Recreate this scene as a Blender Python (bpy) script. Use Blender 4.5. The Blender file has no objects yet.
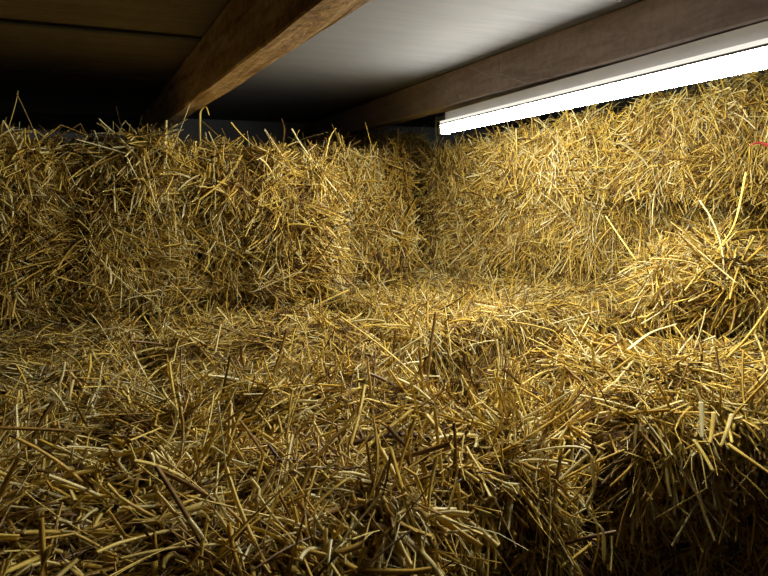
import bpy, math
import numpy as np
from mathutils import Vector, Matrix

rng = np.random.default_rng(11)
S = bpy.context.scene
COL = S.collection
EYE = 0.82                      # eye height above the loft floor

# ------------------------------------------------------------------ camera
FPX = 580.0
PITCH = math.radians(11.31)
YAW = math.radians(24.70)
Fv = np.array([math.sin(YAW)*math.cos(PITCH), math.cos(YAW)*math.cos(PITCH), -math.sin(PITCH)])
Rv = np.array([math.cos(YAW), -math.sin(YAW), 0.0])
Uv = np.cross(Rv, Fv)
EV = np.array([0, 0, EYE])

cam = bpy.data.cameras.new('camera')
cam.sensor_width = 36.0
cam.lens = FPX/768*36.0
cam.clip_start = 0.02
co = bpy.data.objects.new('camera', cam)
COL.objects.link(co)
M = Matrix((Rv.tolist(), Uv.tolist(), (-Fv).tolist())).transposed().to_4x4()
M.translation = Vector((0, 0, EYE))
co.matrix_world = M
S.camera = co


def ray(px, py):
    return Fv + (px-384)/FPX*Rv + (288-py)/FPX*Uv


def at(px, py, **k):
    """a point of the place seen in that direction, on the plane x= / y= / z= (eye-relative) or at distance t"""
    d = ray(px, py)
    (a, v), = k.items()
    s = v if a == 't' else v/d['xyz'.index(a)]
    return d*s + EV

# ------------------------------------------------------------------ noise
LAT = rng.random((32, 32, 32))


def vnoise(p):
    p = np.asarray(p, float)
    i = np.floor(p).astype(int)
    f = p-i
    f = f*f*(3-2*f)
    i &= 31
    j = (i+1) & 31
    x0, y0, z0 = i[..., 0], i[..., 1], i[..., 2]
    x1, y1, z1 = j[..., 0], j[..., 1], j[..., 2]
    fx, fy, fz = f[..., 0], f[..., 1], f[..., 2]
    a = LAT[x0, y0, z0]*(1-fx)+LAT[x1, y0, z0]*fx
    b = LAT[x0, y1, z0]*(1-fx)+LAT[x1, y1, z0]*fx
    c = LAT[x0, y0, z1]*(1-fx)+LAT[x1, y0, z1]*fx
    d = LAT[x0, y1, z1]*(1-fx)+LAT[x1, y1, z1]*fx
    return (a*(1-fy)+b*fy)*(1-fz)+(c*(1-fy)+d*fy)*fz


def norm(v):
    return v/np.maximum(np.linalg.norm(v, axis=-1, keepdims=True), 1e-9)

# ------------------------------------------------------------------ materials


def newmat(name):
    m = bpy.data.materials.new(name)
    m.use_nodes = True
    nt = m.node_tree
    nt.nodes.clear()
    out = nt.nodes.new('ShaderNodeOutputMaterial')
    return m, nt, out


def N(nt, t, **kw):
    n = nt.nodes.new(t)
    for k, v in kw.items():
        if k in n.inputs:
            n.inputs[k].default_value = v
        else:
            setattr(n, k, v)
    return n


def ramp(nt, stops):
    r = nt.nodes.new('ShaderNodeValToRGB')
    e = r.color_ramp.elements
    while len(e) < len(stops):
        e.new(0.5)
    for k, (p, c) in enumerate(stops):
        e[k].position = p
        e[k].color = (*c, 1)
    return r


STRAW = [(0.0, (.10, .048, .018)), (.2, (.36, .200, .042)), (.45, (.77, .515, .082)), (.72, (.90, .70, .17)), (1.0, (.96, .885, .52))]


def straw_mat():
    m, nt, out = newmat('straw')
    L = nt.links.new
    at_ = N(nt, 'ShaderNodeAttribute', attribute_name='tone')
    tc = N(nt, 'ShaderNodeTexCoord')
    no = N(nt, 'ShaderNodeTexNoise', Scale=45.0, Detail=3.0)
    L(tc.outputs['Object'], no.inputs['Vector'])
    mm = N(nt, 'ShaderNodeMath', operation='MULTIPLY_ADD')
    L(no.outputs['Fac'], mm.inputs[0])
    mm.inputs[1].default_value = 0.36
    mm.inputs[2].default_value = -0.18
    ad = N(nt, 'ShaderNodeMath', operation='ADD')
    L(at_.outputs['Fac'], ad.inputs[0])
    L(mm.outputs[0], ad.inputs[1])
    r = ramp(nt, STRAW)
    L(ad.outputs[0], r.inputs['Fac'])
    b = N(nt, 'ShaderNodeBsdfPrincipled', Roughness=0.42)
    b.inputs['Specular IOR Level'].default_value = 0.45
    L(r.outputs['Color'], b.inputs['Base Color'])
    tr = N(nt, 'ShaderNodeBsdfTranslucent')
    L(r.outputs['Color'], tr.inputs['Color'])
    mx = N(nt, 'ShaderNodeMixShader')
    mx.inputs[0].default_value = 0.24
    L(b.outputs[0], mx.inputs[1])
    L(tr.outputs[0], mx.inputs[2])
    L(mx.outputs[0], out.inputs['Surface'])
    return m


def packed_mat():
    m, nt, out = newmat('packed_straw')
    L = nt.links.new
    tc = N(nt, 'ShaderNodeTexCoord')
    mp = N(nt, 'ShaderNodeMapping')
    mp.inputs['Scale'].default_value = (1, 1, .35)
    L(tc.outputs['Object'], mp.inputs['Vector'])
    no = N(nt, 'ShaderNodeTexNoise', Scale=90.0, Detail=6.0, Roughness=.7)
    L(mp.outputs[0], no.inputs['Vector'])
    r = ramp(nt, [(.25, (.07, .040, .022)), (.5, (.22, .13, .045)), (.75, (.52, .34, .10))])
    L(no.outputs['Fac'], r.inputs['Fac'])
    bu = N(nt, 'ShaderNodeBump', Strength=1.0, Distance=.01)
    L(no.outputs['Fac'], bu.inputs['Height'])
    b = N(nt, 'ShaderNodeBsdfPrincipled', Roughness=.75)
    L(r.outputs['Color'], b.inputs['Base Color'])
    L(bu.outputs[0], b.inputs['Normal'])
    L(b.outputs[0], out.inputs['Surface'])
    return m


def wood_mat(name, c0, c1, c2, scale=(14, 1.2, 14), rough=.75):
    m, nt, out = newmat(name)
    L = nt.links.new
    tc = N(nt, 'ShaderNodeTexCoord')
    mp = N(nt, 'ShaderNodeMapping')
    mp.inputs['Scale'].default_value = scale
    L(tc.outputs['Object'], mp.inputs['Vector'])
    no = N(nt, 'ShaderNodeTexNoise', Scale=3.0, Detail=8.0, Roughness=.65, Distortion=.6)
    L(mp.outputs[0], no.inputs['Vector'])
    n2 = N(nt, 'ShaderNodeTexNoise', Scale=60.0, Detail=4.0, Roughness=.7)
    L(tc.outputs['Object'], n2.inputs['Vector'])
    mx = N(nt, 'ShaderNodeMath', operation='MULTIPLY_ADD')
    L(n2.outputs['Fac'], mx.inputs[0])
    mx.inputs[1].default_value = .6
    L(no.outputs['Fac'], mx.inputs[2])
    r = ramp(nt, [(.58, c0), (.79, c1), (1.0, c2)])
    L(mx.outputs[0], r.inputs['Fac'])
    bu = N(nt, 'ShaderNodeBump', Strength=.6, Distance=.004)
    L(mx.outputs[0], bu.inputs['Height'])
    b = N(nt, 'ShaderNodeBsdfPrincipled', Roughness=rough)
    L(r.outputs['Color'], b.inputs['Base Color'])
    L(bu.outputs[0], b.inputs['Normal'])
    L(b.outputs[0], out.inputs['Surface'])
    return m


def plain(name, col, rough=.6, noise=0.0, nscale=8.0, scale=(1, 1, 1), bump=0.0):
    m, nt, out = newmat(name)
    L = nt.links.new
    b = N(nt, 'ShaderNodeBsdfPrincipled', Roughness=rough)
    tc = N(nt, 'ShaderNodeTexCoord')
    mp = N(nt, 'ShaderNodeMapping')
    mp.inputs['Scale'].default_value = scale
    L(tc.outputs['Object'], mp.inputs['Vector'])
    no = N(nt, 'ShaderNodeTexNoise', Scale=nscale, Detail=6.0, Roughness=.6)
    L(mp.outputs[0], no.inputs['Vector'])
    c = np.array(col)
    r = ramp(nt, [(.3, tuple(c*(1-noise))), (.7, tuple(np.minimum(c*(1+noise), 1)))])
    L(no.outputs['Fac'], r.inputs['Fac'])
    L(r.outputs['Color'], b.inputs['Base Color'])
    if bump:
        bu = N(nt, 'ShaderNodeBump', Strength=bump, Distance=.004)
        L(no.outputs['Fac'], bu.inputs['Height'])
        L(bu.outputs[0], b.inputs['Normal'])
    L(b.outputs[0], out.inputs['Surface'])
    return m


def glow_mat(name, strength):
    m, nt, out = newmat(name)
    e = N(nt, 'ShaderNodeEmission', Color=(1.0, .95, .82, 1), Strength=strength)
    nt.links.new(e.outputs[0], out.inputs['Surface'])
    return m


STRAW_M = straw_mat()
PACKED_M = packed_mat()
BEAM_M = wood_mat('aged_pine', (.20, .10, .032), (.58, .36, .13), (.80, .60, .32))
RAFTER_M = wood_mat('stained_timber', (.18, .142, .142), (.25, .208, .206), (.34, .285, .28), rough=.65)
CEIL_M = plain('ceiling_board', (.125, .128, .137), .85, .12, 5.0, (1.2, 7, 1), .35)
BOARD_M = wood_mat('brown_boards', (.15, .125, .10), (.22, .185, .155), (.28, .24, .205), (1.5, 10, 1), .85)
WALL_M = plain('blue_grey_plaster', (.24, .255, .28), .9, .12, 6.0, bump=.3)
FLOOR_M = wood_mat('floor_plank', (.10, .06, .03), (.17, .11, .06), (.25, .17, .1))
HOUSING_M = plain('painted_steel', (.66, .68, .71), .45, .04, 12.0)
CAP_M = plain('white_plastic', (.75, .74, .68), .4, .02)
DARK_M = plain('dark_steel', (.05, .055, .07), .5, .1)
WEB_M = plain('cobweb_silk', (.6, .56, .52), .8, .1)
RED_M = plain('red_plastic', (.55, .07, .06), .5, .15, 60.0)
GLOW_M = glow_mat('glowing_tube', 27.0)
LIP_M = glow_mat('lip_glow', .21)  # tube light falling on the lip, put in as a weak glow of its own

# ------------------------------------------------------------------ objects


def link(name, me, mat, parent=None):
    o = bpy.data.objects.new(name, me)
    COL.objects.link(o)
    if mat:
        me.materials.append(mat)
    if parent:
        o.parent = parent
    return o


def tag(o, label=None, cat=None, group=None, kind=None):
    for k, v in (('label', label), ('category', cat), ('group', group), ('kind', kind)):
        if v:
            o[k] = v
    return o


def mesh(name, v, f, smooth=False):
    me = bpy.data.meshes.new(name)
    me.from_pydata([tuple(map(float, q)) for q in v], [], [tuple(q) for q in f])
    if smooth:
        me.polygons.foreach_set('use_smooth', [True]*len(me.polygons))
    me.update()
    return me


def quads(name, V, Q, tone=None, smooth=True):
    """fast mesh of quads from arrays"""
    me = bpy.data.meshes.new(name)
    n = len(Q)
    me.vertices.add(len(V))
    me.vertices.foreach_set('co', np.ascontiguousarray(V, np.float32).ravel())
    me.loops.add(n*4)
    me.loops.foreach_set('vertex_index', np.ascontiguousarray(Q, np.int32).ravel())
    me.polygons.add(n)
    me.polygons.foreach_set('loop_start', np.arange(0, n*4, 4, dtype=np.int32))
    if smooth:
        me.polygons.foreach_set('use_smooth', np.ones(n, bool))
    if tone is not None:
        a = me.attributes.new('tone', 'FLOAT', 'POINT')
        a.data.foreach_set('value', np.ascontiguousarray(tone, np.float32))
    me.update(calc_edges=True)
    return me


def prism(pts_lo, pts_hi):
    n = len(pts_lo)
    v = list(pts_lo)+list(pts_hi)
    f = [list(range(n))[::-1], [n+i for i in range(n)]]
    f += [[i, (i+1) % n, n+(i+1) % n, n+i] for i in range(n)]
    return v, f


def boxes(name, bs):
    V, Fc = [], []
    for lo, hi in bs:
        b = len(V)
        (x0, y0, z0), (x1, y1, z1) = lo, hi
        v, f = prism([(x0, y0, z0), (x1, y0, z0), (x1, y1, z0), (x0, y1, z0)], [(x0, y0, z1), (x1, y0, z1), (x1, y1, z1), (x0, y1, z1)])
        V += v
        Fc += [[b+i for i in q] for q in f]
    return mesh(name, V, Fc)


def timber(name, y0, y1, xl, xr, zb, zt, mat, seed, nseg=60):
    """a sawn timber with slightly worn edges: xl, xr, zb are functions of y"""
    r = np.random.default_rng(seed)
    ys = np.linspace(y0, y1, nseg)
    V, Q = [], []
    jit = r.normal(0, .0009, (nseg, 8))
    jit = (jit+np.roll(jit, 1, 0)+np.roll(jit, -1, 0))/1.6
    c = .0035
    for i, y in enumerate(ys):
        a, b, z = xl(y), xr(y), zb(y)
        ring = [(a+c, z), (b-c, z), (b, z+c), (b, zt-c), (b-c, zt), (a+c, zt), (a, zt-c), (a, z+c)]
        for k, (x, zz) in enumerate(ring):
            V.append((x+jit[i, k], y, zz+(jit[i, (k+3) % 8] if k in (0, 1, 2, 7) else 0)+EYE))
    for i in range(nseg-1):
        for k in range(8):
            a = i*8+k
            b = i*8+(k+1) % 8
            Q.append((a, b, b+8, a+8))
    F2 = [list(q) for q in Q]+[list(range(8))[::-1], [(nseg-1)*8+k for k in range(8)]]
    return mesh(name, V, F2)


def tube_mesh(name, pts, rad, seg=8, smooth=True, tone=None, flat=1.0):
    """a round or flattened tube along a polyline"""
    pts = np.asarray(pts, float)
    n = len(pts)
    rad = np.broadcast_to(rad, (n,)).astype(float)
    T = norm(np.gradient(pts, axis=0))
    up = np.array([0.13, 0.2, .97])
    A = norm(np.cross(T, up))
    B = np.cross(A, T)
    an = np.arange(seg)/seg*2*math.pi
    V = (pts[:, None]+rad[:, None, None]*(np.cos(an)[None, :, None]*A[:, None]+flat*np.sin(an)[None, :, None]*B[:, None])).reshape(-1, 3)
    Fc = []
    for i in range(n-1):
        for k in range(seg):
            a, b = i*seg+k, i*seg+(k+1) % seg
            Fc.append((a, b, b+seg, a+seg))
    Fc.append(tuple(range(seg))[::-1])
    Fc.append(tuple((n-1)*seg+k for k in range(seg)))
    me = mesh(name, V, Fc, smooth)
    if tone is not None:
        a = me.attributes.new('tone', 'FLOAT', 'POINT')
        a.data.foreach_set('value', np.full(len(V), tone, np.float32))
    return me


def spline(pts, n):
    """Catmull-Rom through the points"""
    p = np.asarray(pts, float)
    if len(p) == 2:
        return p[0]+(p[1]-p[0])*np.linspace(0, 1, n)[:, None]
    q = np.vstack([2*p[0]-p[1], p, 2*p[-1]-p[-2]])
    out = []
    for s in np.linspace(0, len(p)-1-1e-6, n):
        i = int(s)
        u = s-i
        a, b, c, d = q[i:i+4]
        out.append(.5*((2*b)+(c-a)*u+(2*a-5*b+4*c-d)*u*u+(3*b-a-3*c+d)*u**3))
    return np.array(out)

# ------------------------------------------------------------------ straw


def straw_arrays(base, d, nrm, length, width, K, r, gravity=.35, kinkp=.3):
    """flattened three-sided stalks; returns vertices (n, K+1, 3, 3)"""
    n = len(base)
    d = norm(d)
    lat = norm(np.cross(d, nrm)+1e-4)
    bend = r.normal(0, .09, n)
    out = r.normal(0, .07, n)
    kk = r.integers(1, max(K, 2), n)
    kink = np.where(r.random(n) < kinkp, r.normal(0, .9, n), 0)
    kz = np.where(kink != 0, r.normal(0, .4, n), 0)
    g = gravity*r.random(n)*2/K
    P = np.zeros((n, K+1, 3))
    D = np.zeros((n, K+1, 3))
    p = base.copy()
    seg = (length/K)[:, None]
    for k in range(K+1):
        P[:, k] = p
        D[:, k] = d
        h = kk == k
        d = d+lat*bend[:, None]+nrm*(out)[:, None]*.5
        d = d+lat*(kink*h)[:, None]+nrm*(kz*h)[:, None]
        d[:, 2] -= g*(1-np.abs(d[:, 2]))
        d = norm(d)
        p = p+d*seg
    D = norm(D+np.concatenate([D[:, :1], D[:, :-1]], 1))
    roll = r.normal(0, .8, n)
    nn = nrm[:, None, :]
    A = norm(np.cross(D, nn)+1e-4)
    B = norm(np.cross(A, D))
    c, s = np.cos(roll)[:, None, None], np.sin(roll)[:, None, None]
    A, B = c*A+s*B, c*B-s*A
    taper = 1-.25*np.linspace(0, 1, K+1)[None, :, None]*r.random((n, 1, 1))
    w = (width*.5)[:, None, None]*taper
    thick = np.where((r.random(n) < .45)|(width > .006), .16, .5)[:, None, None]
    V = np.stack([P+A*w, P+B*w*thick, P-A*w], 2)
    return V


def straw_mesh(name, V, tone):
    n, K1 = V.shape[:2]
    idx = np.arange(n*K1*3).reshape(n, K1, 3)
    a = idx[:, :-1]
    b = idx[:, 1:]
    Q = np.stack([a, np.roll(a, -1, 2), np.roll(b, -1, 2), b], -1).reshape(-1, 4)
    return V.reshape(-1, 3), Q, np.repeat(tone, K1*3)


class Bale:
    """L along local x, W along local y, H up; origin on the middle of the underside"""

    def __init__(s, loc, rot, L, W, H, label, seed, faces, dens=12000, rnd=.05, rough=.018, stalks=20, spike=.2,
                 long=1.0, flake=.10, wid=1.0, lift=0.2, steep=.7, fringe=0, slope=0.0, hang=0, lean=0.0):
        s.lean = lean
        s.hang = hang
        s.slope = slope
        s.r = np.random.default_rng(seed)
        s.h = np.array([L/2, W/2, H/2])
        s.rnd, s.rough, s.flake = rnd, rough, flake
        s.off = s.r.random(3)*30
        s.fo = s.r.normal(0, .011, 40)
        s.fj = s.r.normal(0, .016, 40)
        s.H = H
        s.lift, s.steep = lift, steep
        root = bpy.data.objects.new('straw_bale', None)
        COL.objects.link(root)
        root.location = (loc[0], loc[1], loc[2]+EYE)
        root.rotation_euler = (0, 0, math.radians(rot))
        root.empty_display_size = .1
        tag(root, label, 'bale', 'stacked straw bales')
        s.root = root
        s.body()
        s.cover(faces, dens, stalks, spike, long, wid, fringe)

    def surf(s, p):
        """box point -> lumpy rounded surface point and normal"""
        q = np.clip(p, -(s.h-s.rnd), s.h-s.rnd)
        n = norm(p-q)
        pt = q+s.rnd*n
        fl = (pt[:, 0]+s.h[0])/s.flake
        k = np.clip(np.floor(fl+.5).astype(int), 0, 38)
        dd = (fl-k)*s.flake+s.fj[k]
        # one flake of the bale stands a little proud of the next, with a crease between
        lo = np.clip(np.floor(fl).astype(int), 0, 38)
        disp = s.fo[lo]*.9 - .020*np.exp(-(dd/.011)**2)
        disp = disp*(1-.7*np.abs(n[:, 0]))
        disp += s.rough*2*(vnoise(p*5.5+s.off)-.5)+s.rough*2.2*(vnoise(p*15+s.off)-.5)
        pt = pt+n*disp[:, None]
        pt[:, 2] += s.slope*pt[:, 0]*(pt[:, 2]+s.h[2])/(2*s.h[2])
        pt[:, 1] -= s.lean*(pt[:, 2]/s.h[2]*.5+.5)
        return pt, n

    def body(s):
        V, Q = [], []
        for ax in range(3):
            for sg in (-1, 1):
                u, v = [(1, 2), (0, 2), (0, 1)][ax]
                nu, nv = max(6, int(s.h[u]*2/.02)), max(6, int(s.h[v]*2/.02))
                a, b = np.meshgrid(np.linspace(-1, 1, nu+1), np.linspace(-1, 1, nv+1), indexing='ij')
                p = np.zeros((nu+1, nv+1, 3))
                p[..., ax] = sg*s.h[ax]
                p[..., u] = a*s.h[u]
                p[..., v] = b*s.h[v]
                pt, n = s.surf(p.reshape(-1, 3))
                pt = pt-n*.006
                i = np.arange((nu+1)*(nv+1)).reshape(nu+1, nv+1)+sum(map(len, V))
                q = np.stack([i[:-1, :-1], i[1:, :-1], i[1:, 1:], i[:-1, 1:]], -1).reshape(-1, 4)
                if (sg > 0) == (ax == 1):
                    q = q[:, ::-1]
                V.append(pt)
                Q.append(q)
        V = np.vstack(V)
        V[:, 2] = np.maximum(V[:, 2]+s.h[2], 0)
        Q = np.vstack(Q)
        key = np.round(V*1e5).astype(np.int64)
        _, first, inv = np.unique(key, axis=0, return_index=True, return_inverse=True)
        inv = inv.ravel()
        Q = inv[Q]
        ok = np.array([len(set(q)) == 4 for q in Q.tolist()])
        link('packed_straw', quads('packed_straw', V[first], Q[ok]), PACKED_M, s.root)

    def sample(s, face, n):
        r = s.r
        ax = {'x': 0, 'y': 1, 'z': 2}[face[1]]
        sg = 1 if face[0] == '+' else -1
        p = (r.random((n, 3))*2-1)*s.h
        p[:, ax] = sg*s.h[ax]
        pt, nr = s.surf(p)
        keep = pt[:, 2] > -s.h[2]+.015
        return pt[keep], nr[keep]

    def dirs(s, pt, nr, elev, face):
        r = s.r
        n = len(pt)
        up = np.array([0, 0, 1.0])
        t2 = up-nr*(nr@up)[:, None]                  # up the face
        flat = np.linalg.norm(t2, axis=1) < .35
        t2 = np.where(flat[:, None], np.array([.25, -1.0, 0]), t2)
        t2 = norm(t2-nr*np.sum(t2*nr, 1)[:, None])
        t1 = np.cross(t2, nr)
        # tufts: neighbouring stalks share a direction
        th = (vnoise(pt*11+s.off[::-1])-.5)*5.2+(vnoise(pt*27+s.off)-.5)*3.0
        if face[1] == 'z':
            th = th*1.5+r.normal(0, .55, n)
        else:
            th = th*.6*s.steep/.7+r.normal(0, .45, n)
        sgn = np.where(r.random(n) < (.5 if face[1] == 'z' else .72), -1, 1)    # mostly hanging on the upright faces
        d = t2*(np.cos(th)*sgn)[:, None]+t1*np.sin(th)[:, None]
        return d*np.cos(elev)[:, None]+nr*np.sin(elev)[:, None]

    def cover(s, faces, dens, nst, spike, long, wid, fringe):
        r = s.r
        VV, QQ, TT = [], [], []
        cnt = 0
        big = []

        def push(V, t):
            nonlocal cnt
            v, q, tt = straw_mesh('', V, t)
            VV.append(v)
            QQ.append(q+cnt)
            TT.append(tt)
            cnt += len(v)
        for face, wgt in faces.items():
            ax = {'x': 0, 'y': 1, 'z': 2}[face[1]]
            area = np.prod([2*s.h[i] for i in range(3) if i != ax])
            # fine chaff
            n = int(area*dens*wgt*1.15)
            pt, nr = s.sample(face, n)
            m = len(pt)
            el = r.normal(.08, .28, m)
            d = s.dirs(pt, nr, el, face)
            Ln = r.uniform(.012, .05, m)
            V = straw_arrays(pt+nr*r.uniform(-.006, .006, m)[:, None]-d*(Ln*.5)[:, None], d, nr, Ln, r.uniform(.0013, .0034, m)*wid, 2, r, .1, .3)
            push(V, np.clip(r.beta(.95, 1.6, m)*.9, 0, 1))
            # stalks
            n = int(area*dens*wgt*1.35)
            pt, nr = s.sample(face, n)
            m = len(pt)
            el = np.where(r.random(m) < spike, np.abs(r.normal(.55, .32, m)), np.abs(r.normal(.06, s.lift, m)))
            d = s.dirs(pt, nr, el, face)
            Ln = np.clip(r.lognormal(math.log(.062), .5, m), .02, .18)*long
            Ln *= np.where(el > .5, .62, 1)
            wd = np.clip(r.lognormal(math.log(.0030), .42, m), .0014, .009)*np.where(r.random(m) < .10, 1.6, 1)*wid
            wd = np.minimum(wd, .0052+.35*np.maximum(wd-.0052, 0))
            b0 = pt+nr*r.uniform(-.014, .014, m)[:, None]-d*(Ln*np.where(el > .4, .15, .5))[:, None]
            V = straw_arrays(b0, d, nr, Ln, wd, 5, r, .5, .38)
            tone = np.clip(r.beta(1.25, 1.0, m)+(vnoise(pt*9+s.off)-.5)*.35, 0, 1)
            show = Ln*wd*(.6+el)
            order = np.argsort(-show)
            k = max(1, int(round(nst*wgt*area/sum(w*np.prod([2*s.h[i] for i in range(3) if i != {'x': 0, 'y': 1, 'z': 2}[f[1]]]) for f, w in faces.items()))))
            for i in order[:k]:
                big.append((V[i:i+1], tone[i:i+1]))
            push(V[order[k:]], tone[order[k:]])
        # stalks that overhang the front upper edge
        if fringe:
            m = fringe
            p = np.stack([(r.random(m)*2-1)*s.h[0], np.full(m, -s.h[1]+.006), np.full(m, s.h[2]-.012)], 1)
            pt, nr = s.surf(p)
            d = np.stack([r.normal(0, .7, m), -1-r.random(m), r.normal(-.1, .35, m)], 1)
            Ln = r.uniform(.04, .13, m)
            V = straw_arrays(pt-norm(d)*(Ln*.45)[:, None]+nr*r.uniform(0, .02, m)[:, None], d, nr, Ln, r.uniform(.003, .007, m)*wid, 5, r, .9, .4)
            push(V, np.clip(r.beta(2.6, 1.7, m), 0, 1))
        # stalks drooping from the front lower edge
        if s.hang:
            m = s.hang
            p = np.stack([(r.random(m)*2-1)*s.h[0], np.full(m, -s.h[1]), r.uniform(-1, -.5, m)*s.h[2]], 1)
            pt, nr = s.surf(p)
            d = np.stack([r.normal(0, .5, m), -r.random(m)*.5, -1+r.normal(0, .25, m)], 1)
            Ln = r.uniform(.04, .11, m)
            V = straw_arrays(pt-norm(d)*(Ln*.35)[:, None], d, np.tile([0, -1.0, 0], (m, 1)), Ln, r.uniform(.002, .0055, m)*wid, 5, r, .5, .4)
            push(V, np.clip(r.beta(1.5, 1.2, m), 0, 1))
        V = np.vstack(VV)
        V[:, 2] += s.h[2]
        if not s.hang:
            V[:, 2] = np.maximum(V[:, 2], .001)
        o = link('loose_straw', quads('loose_straw', V, np.vstack(QQ), np.concatenate(TT)), STRAW_M, s.root)
        o['kind'] = 'stuff'
        for v, t in big:
            a, q, tt = straw_mesh('', v, t)
            a = a.copy()
            a[:, 2] = np.maximum(a[:, 2]+s.h[2], .001)
            link('straw_stalk', quads('straw_stalk', a, q, tt), STRAW_M, s.root)


# ------------------------------------------------------------------ the stack
LOW, MID = -.82, -.36
Bale((.055, .700, LOW), 12, .95, .46, .45, 'large straw bale nearest the camera, filling the lower left of the stack', 1,
     {'+z': 1.2, '-y': .9, '+x': 1.0}, dens=15000, rnd=.085, rough=.026, stalks=70, spike=.36, long=1.2, wid=1.17, lift=.3, fringe=300)
Bale((1.125, .765, LOW), -18, .97, .34, .45, 'straw bale with a dark shadowed front, across the gap from the nearest bale', 2,
     {'+z': 1.2, '-y': 1.0, '-x': .8}, dens=12500, rnd=.05, rough=.022, stalks=44, spike=.3, long=1.2, wid=1.2, lift=.3, fringe=200, lean=.12)
Bale((-.19, 1.455, LOW), 90, .95, .45, .45, 'flat straw bale at the left, between the nearest bale and the shaded back bale', 3,
     {'+z': 1.1, '-x': .8, '-y': .2, '+y': .2}, dens=12000, rnd=.05, rough=.022, stalks=30, spike=.28, long=1.05, lift=.28)
Bale((.275, 1.455, LOW), 90, .95, .46, .45, 'flat straw bale behind the nearest bale, below the lit end of the shaded bale', 4,
     {'+z': 1.1, '-x': .8, '-y': .3, '+y': .2}, dens=12000, rnd=.05, rough=.022, stalks=30, spike=.28, long=1.05, lift=.28)
Bale((.80, 1.62, LOW), 90, .94, .44, .455, 'straw bale lying flat in front of the narrow upright bale and the dark corner slot', 5,
     {'+z': 1.15, '-x': .6, '+y': .3}, dens=12500, rnd=.045, rough=.016, stalks=24, spike=.24, lift=.24, wid=.9)
Bale((1.265, 1.56, LOW), 90, .96, .45, .455, 'brightly lit flat straw bale forming the pale ledge under the right wall of straw', 6,
     {'+z': 1.15, '-x': .6, '+y': .3}, dens=12500, rnd=.045, rough=.016, stalks=24, spike=.24, lift=.24, wid=.9)
Bale((.105, 1.755, MID), 0, .94, .36, .415, 'long straw bale standing in shade under the wooden beam, at the back left', 7,
     {'-y': 1.35, '+z': .9, '+x': 1.0}, dens=12500, rnd=.065, rough=.030, stalks=36, spike=.22, long=1.15, lift=.24, steep=.85, fringe=260, slope=-.06, lean=.03)
Bale((.765, 2.06, MID), 90, .66, .29, .425, 'narrow end-on straw bale between the shaded bale and the dark corner slot', 8,
     {'-x': 1.35, '+z': .9, '+y': .9, '-y': .8}, dens=12500, rnd=.04, rough=.018, stalks=20, spike=.2, lift=.2, steep=.6)
Bale((1.427, 1.495, MID), -56, 1.02, .34, .275, 'lower straw bale of the right wall, behind the slumped tuft', 10,
     {'-y': 1.3, '+z': .5, '-x': .6, '+x': .5}, dens=13000, rnd=.04, rough=.02, stalks=24, spike=.25, lift=.28, steep=.6, wid=.85, long=1.1)
Bale((1.410, 1.450, MID+.279), -61, 1.12, .34, .228, 'upper straw bale of the right wall, brightest, right beneath the glowing tube', 11,
     {'-y': 1.35, '+z': .9, '-x': .8, '+x': .6}, dens=13000, rnd=.06, rough=.022, stalks=36, spike=.27, lift=.28, steep=.6, long=1.1, wid=.88, slope=.165, hang=420)
Bale((1.424, .811, MID), -52, .62, .33, .17, 'slumped loose flake of straw at the right edge, lying on the dark-fronted bale', 12,
     {'-y': 1.3, '+z': 1.3, '-x': 1.0}, dens=13000, rnd=.07, rough=.028, stalks=30, spike=.38, lift=.35, long=1.1, wid=1.05, lean=.07)
Bale((1.12, 2.58, LOW), 0, .46, .36, .955, 'brown straw bale standing on end in the shade behind the corner, its top just showing', 13,
     {'+z': 1.2, '-y': .4}, dens=9000, rnd=.04, rough=.02, stalks=8, spike=.35, flake=.12)

# ------------------------------------------------------------------ single stalks lying about
STALK = 'loose stalks on the bales'


def stalk(px, wid, tone, label, n=26, flat=.45, taper=.25):
    """px: list of (x, y, distance)"""
    p = spline([at(x, y, t=t) for x, y, t in px], n)
    c = p[0].copy()
    r = wid/2*(1-taper*np.linspace(0, 1, n))
    o = link('loose_straw_stalk', tube_mesh('loose_straw_stalk', p-c, r, 7, True, tone, flat), STRAW_M)
    o.location = c
    tag(o, label, 'straw', STALK)
    return o


stalk([(530, 452, .74), (562, 447, .70), (582, 448, .69), (591, 457, .685), (593, 474, .685), (594, 490, .685), (587, 506, .685), (596, 522, .685), (603, 532, .685), (604, 560, .685)], .0072, .95,
      'long pale bent straw stalk dangling off the right end of the nearest bale', 60, .4)
stalk([(584, 450, .70), (597, 464, .70), (596, 482, .70), (590, 498, .70), (597, 525, .70), (598, 545, .70), (592, 572, .70)], .0050, .55,
      'thin brown straw stalk dangling close behind the long pale bent one', 40)
stalk([(522, 419, .84), (545, 407, .82), (572, 391, .80)], .0085, 1.0, 'thick pale straw stub jutting from the nearest bale towards the dark gap')
stalk([(535, 424, .83), (552, 410, .82), (567, 398, .81)], .0055, .85, 'short pale straw stub just below the thick pale stub by the dark gap')
stalk([(478, 461, .80), (512, 446, .79), (546, 425, .79), (580, 402, .79)], .0085, .5, 'broad golden straw blade pointing from the nearest bale across the dark gap')
stalk([(341, 317, 1.16), (380, 345, 1.08), (426, 385, .99)], .0058, .72, 'long straight straw stalk slanting down to the right behind the nearest bale')
stalk([(436, 312, 1.02), (431, 345, 1.0), (427, 386, .97)], .0060, .18, 'dark brown straw stalk standing upright beside the small dark hollow in the middle')
stalk([(398, 420, .88), (430, 400, .88), (461, 379, .88)], .0052, .15, 'dark straw stalk slanting on the nearest bale, below the upright dark one')
stalk([(178, 507, .665), (215, 496, .67), (257, 478, .675)], .0105, .86, 'thick pale straw stalk lying across the front of the nearest bale')
stalk([(157, 481, .72), (210, 455, .74), (270, 420, .78)], .0085, .52, 'long flat straw blade lying above the thick pale stalk on the nearest bale', flat=.2)
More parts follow.
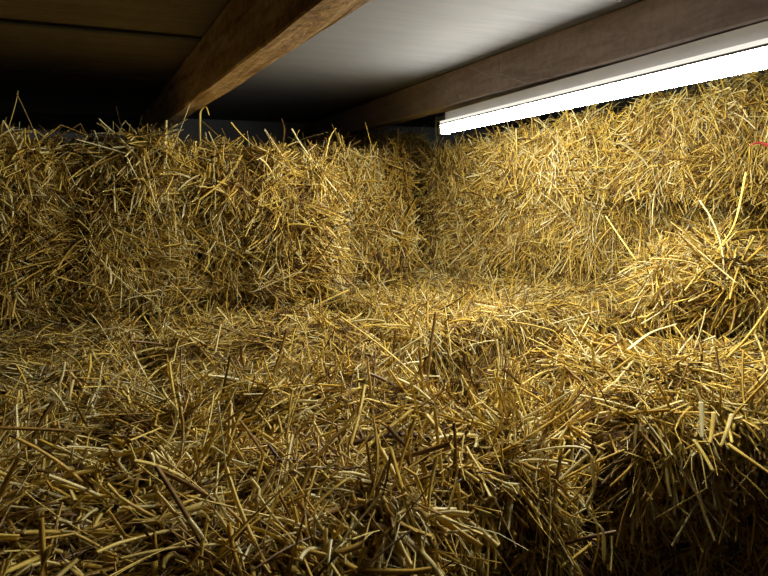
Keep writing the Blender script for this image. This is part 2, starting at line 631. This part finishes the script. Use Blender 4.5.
stalk([(694, 440, 0.825), (704, 455, 0.810), (713, 471, 0.795)], .0080, .74, 'short yellow straw stub hanging on the dark front at the right')
stalk([(728, 444, 0.805), (748, 458, 0.785), (775, 477, 0.765)], .0095, .66, 'thick yellow straw stalk pointing out of the picture at the lower right')
stalk([(701, 402, 0.845), (702, 420, 0.835), (702, 438, 0.825)], .0070, .97, 'short pale straw stub hanging straight down above the yellow stub')
stalk([(732, 414, 0.825), (727, 430, 0.815), (721, 446, 0.810)], .0068, .80, 'short pale straw stub leaning left beside the thick yellow stalk')
stalk([(714, 412, 0.845), (712, 430, 0.835), (710, 443, 0.825)], .0065, .7, 'short straw stub hanging between the two pale stubs on the dark front')
stalk([(727, 358, .93), (748, 336, .92), (772, 303, .91)], .0095, .62, 'broad straw blade rising at the right edge in front of the slumped flake')
stalk([(627, 350, 1.02), (650, 333, 1.03), (676, 324, 1.04)], .0100, .97, 'bright flat straw leaf in the hollow under the slumped flake', flat=.2)
stalk([(200, 147, 1.58), (200, 122, 1.575), (201, 111, 1.57), (206, 107, 1.565), (209, 115, 1.56)], .0062, .7, 'tall hooked straw stalk standing on the shaded bale under the end of the beam', 34)
stalk([(325, 160, 1.68), (330, 138, 1.68), (336, 128, 1.68)], .0065, .75, 'short leaf-tipped straw stalk standing on the near corner of the narrow bale')
stalk([(376, 158, 1.75), (370, 140, 1.75), (365, 122, 1.75)], .0045, .6, 'thin straw stalk leaning left above the narrow bale')
stalk([(346, 148, 1.70), (362, 156, 1.70), (380, 166, 1.68)], .0045, .8, 'thin pale straw stalk lying across the top corner of the narrow bale')
stalk([(606, 216, 1.42), (620, 237, 1.38), (636, 260, 1.32)], .0060, .75, 'long pale straw stalk slanting down on the lower right wall of straw')
stalk([(678, 232, 1.27), (712, 262, 1.20), (737, 283, 1.14)], .0058, .85, 'pale straw stalk slanting down across the top of the slumped flake')
stalk([(746, 172, 1.17), (735, 222, 1.15), (718, 250, 1.13)], .0050, .7, 'long pale straw stalk bowing down over the right end of the slumped flake')

# ------------------------------------------------------------------ the red scrap
c = at(751, 145, t=1.285)
o = link('red_scrap', tube_mesh('red_scrap', spline([(0, 0, 0), (.012, -.006, .005), (.026, -.016, .001), (.036, -.022, -.006)], 14), .006*np.linspace(.7, 1, 14), 8, True, None, .45), RED_M)
o.location = c
tag(o, 'small faded red scrap caught in the right wall of straw', 'scrap')

# ------------------------------------------------------------------ timbers


def xa(y):
    return .2-.016*(y-.58)


YB, YF, XL, XR = 3.25, -1.5, -2.4, 2.3
CZ = .27
o = link('beam', timber('beam', YF, YB, xa, lambda y: xa(y)+.048, lambda y: .165, CZ, None, 5), BEAM_M)
tag(o, 'rough pine beam with a lit orange underside crossing the ceiling at the left', 'beam', kind='thing')


def xr(y):
    return .79+.1*(y-.735)


o = link('rafter', timber('rafter', YF, YB, xr, lambda y: xr(y)+.06, lambda y: .190-.0085*max(y-.4, 0)-.004*max(y-1.5, 0), CZ, None, 6), RAFTER_M)
tag(o, 'dark purplish brown rafter running above the glowing tube light', 'rafter', kind='thing')

# ------------------------------------------------------------------ the tube light
A0, A1 = .465, 1.473                                  # its two ends along y
ang = -math.atan2(.1, 1)
root = bpy.data.objects.new('tube_light', None)
COL.objects.link(root)
tag(root, 'long glowing fluorescent tube light in a grey steel housing under the dark rafter', 'light')
LEN = (A1-A0)*math.hypot(1, .1)
root.location = (xr(A0), A0, EYE+.1415)
root.rotation_euler = (-.0239, 0, ang)
# local y runs along the light, x to the right of it, z up; z=0 is the axis of the tube
hous = link('housing', boxes('housing', [((.004, 0, .0225), (.050, LEN, .048))]), HOUSING_M, root)
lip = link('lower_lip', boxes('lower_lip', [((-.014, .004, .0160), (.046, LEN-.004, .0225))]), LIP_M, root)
pts = np.array([(-.002, t, 0) for t in np.linspace(.012, LEN-.012, 12)])
tb = link('tube', tube_mesh('tube', pts, 0.0118, 20), GLOW_M, root)
tb['label'] = 'glowing white fluorescent tube'
for t in (0, LEN-.012):
    link('lamp_holder', boxes('lamp_holder', [((-.016, t, -.0125), (.014, t+.010, .0140))]), CAP_M, root)
link('gasket', boxes('gasket', [((-.0142, .004, .0125), (.010, LEN-.004, .0160))]), DARK_M, root)
link('end_bracket', boxes('end_bracket', [((.010, LEN, .030), (.030, LEN+.085, .042))]), DARK_M, root)

# ------------------------------------------------------------------ cobwebs on the rafter
V, Fc = [], []


def web(zpts):
    global V, Fc
    p = []
    for zx, zy in zpts:
        px, py = 420+zx*180/768, 40+zy*135/576
        d = ray(px, py)
        t = (.79-.0735-.004)/(d[0]-.1*d[1])
        p.append(d*t+EV)
    p = spline(p, 12)
    me = tube_mesh('tmp', p, .00045, 4)
    b = len(V)
    V += [tuple(v.co) for v in me.vertices]
    Fc += [[b+i for i in f.vertices] for f in me.polygons]
    bpy.data.meshes.remove(me)


for w in ([(215, 115), (260, 138), (305, 160)], [(305, 160), (345, 145), (395, 165), (450, 186)], [(345, 60), (347, 105), (340, 150)], [(340, 150), (318, 165), (300, 200)],
          [(325, 165), (345, 160), (350, 148), (338, 146)], [(50, 180), (85, 202), (118, 220)], [(105, 152), (130, 140), (150, 128)], [(165, 232), (172, 245), (182, 262)], [(168, 240), (180, 232)]):
    web(w)
o = link('cobweb', mesh('cobweb', V, Fc, True), WEB_M)
tag(o, 'thin pale cobweb strands stuck to the dark rafter above the tube light', 'cobweb')

# ------------------------------------------------------------------ the room


def struct(name, bs, mat):
    o = link(name, boxes(name, bs), mat)
    o['kind'] = 'structure'
    return o


z0, zc = 0.0, EYE+CZ
xm = .22
struct('ceiling', [((xm, YF, zc), (XR, YB, zc+.03))], CEIL_M)
struct('ceiling_left', [((XL, YF, zc), (xm, .80, zc+.015)), ((XL, .806, zc+.002), (xm, 1.315, zc+.017)), ((XL, 1.326, zc+.004), (xm, 1.90, zc+.017)),
                        ((XL, 1.906, zc), (xm, 2.5, zc+.017)), ((XL, 2.506, zc), (xm, YB, zc+.017)), ((XL, YF, zc+.02), (xm, YB, zc+.03))], BOARD_M)
struct('seam_strip_1', [((XL, 1.305, zc-.004), (xm-.03, 1.328, zc))], DARK_M)  # dark strip added for the seam's dark line, as the open gap catches light
struct('floor', [((XL, YF, -.03), (XR, YB, 0))], FLOOR_M)
struct('wall_back', [((XL, YB, 0), (XR, YB+.08, zc+.03))], WALL_M)
struct('wall_front', [((XL, YF-.08, 0), (XR, YF, zc+.03))], WALL_M)
struct('wall_left', [((XL-.08, YF-.08, 0), (XL, YB+.08, zc+.03))], WALL_M)
struct('wall_right', [((XR, YF-.08, 0), (XR+.08, YB+.08, zc+.03))], WALL_M)

# ------------------------------------------------------------------ world and view
w = bpy.data.worlds.new('world')
w.use_nodes = True
w.node_tree.nodes['Background'].inputs[0].default_value = (.25, .3, .5, 1)
w.node_tree.nodes['Background'].inputs[1].default_value = .01
S.world = w
S.view_settings.view_transform = 'Standard'
S.view_settings.look = 'None'
S.view_settings.exposure = 2.25
S.view_settings.gamma = 1.0
S.view_settings.use_curve_mapping = False
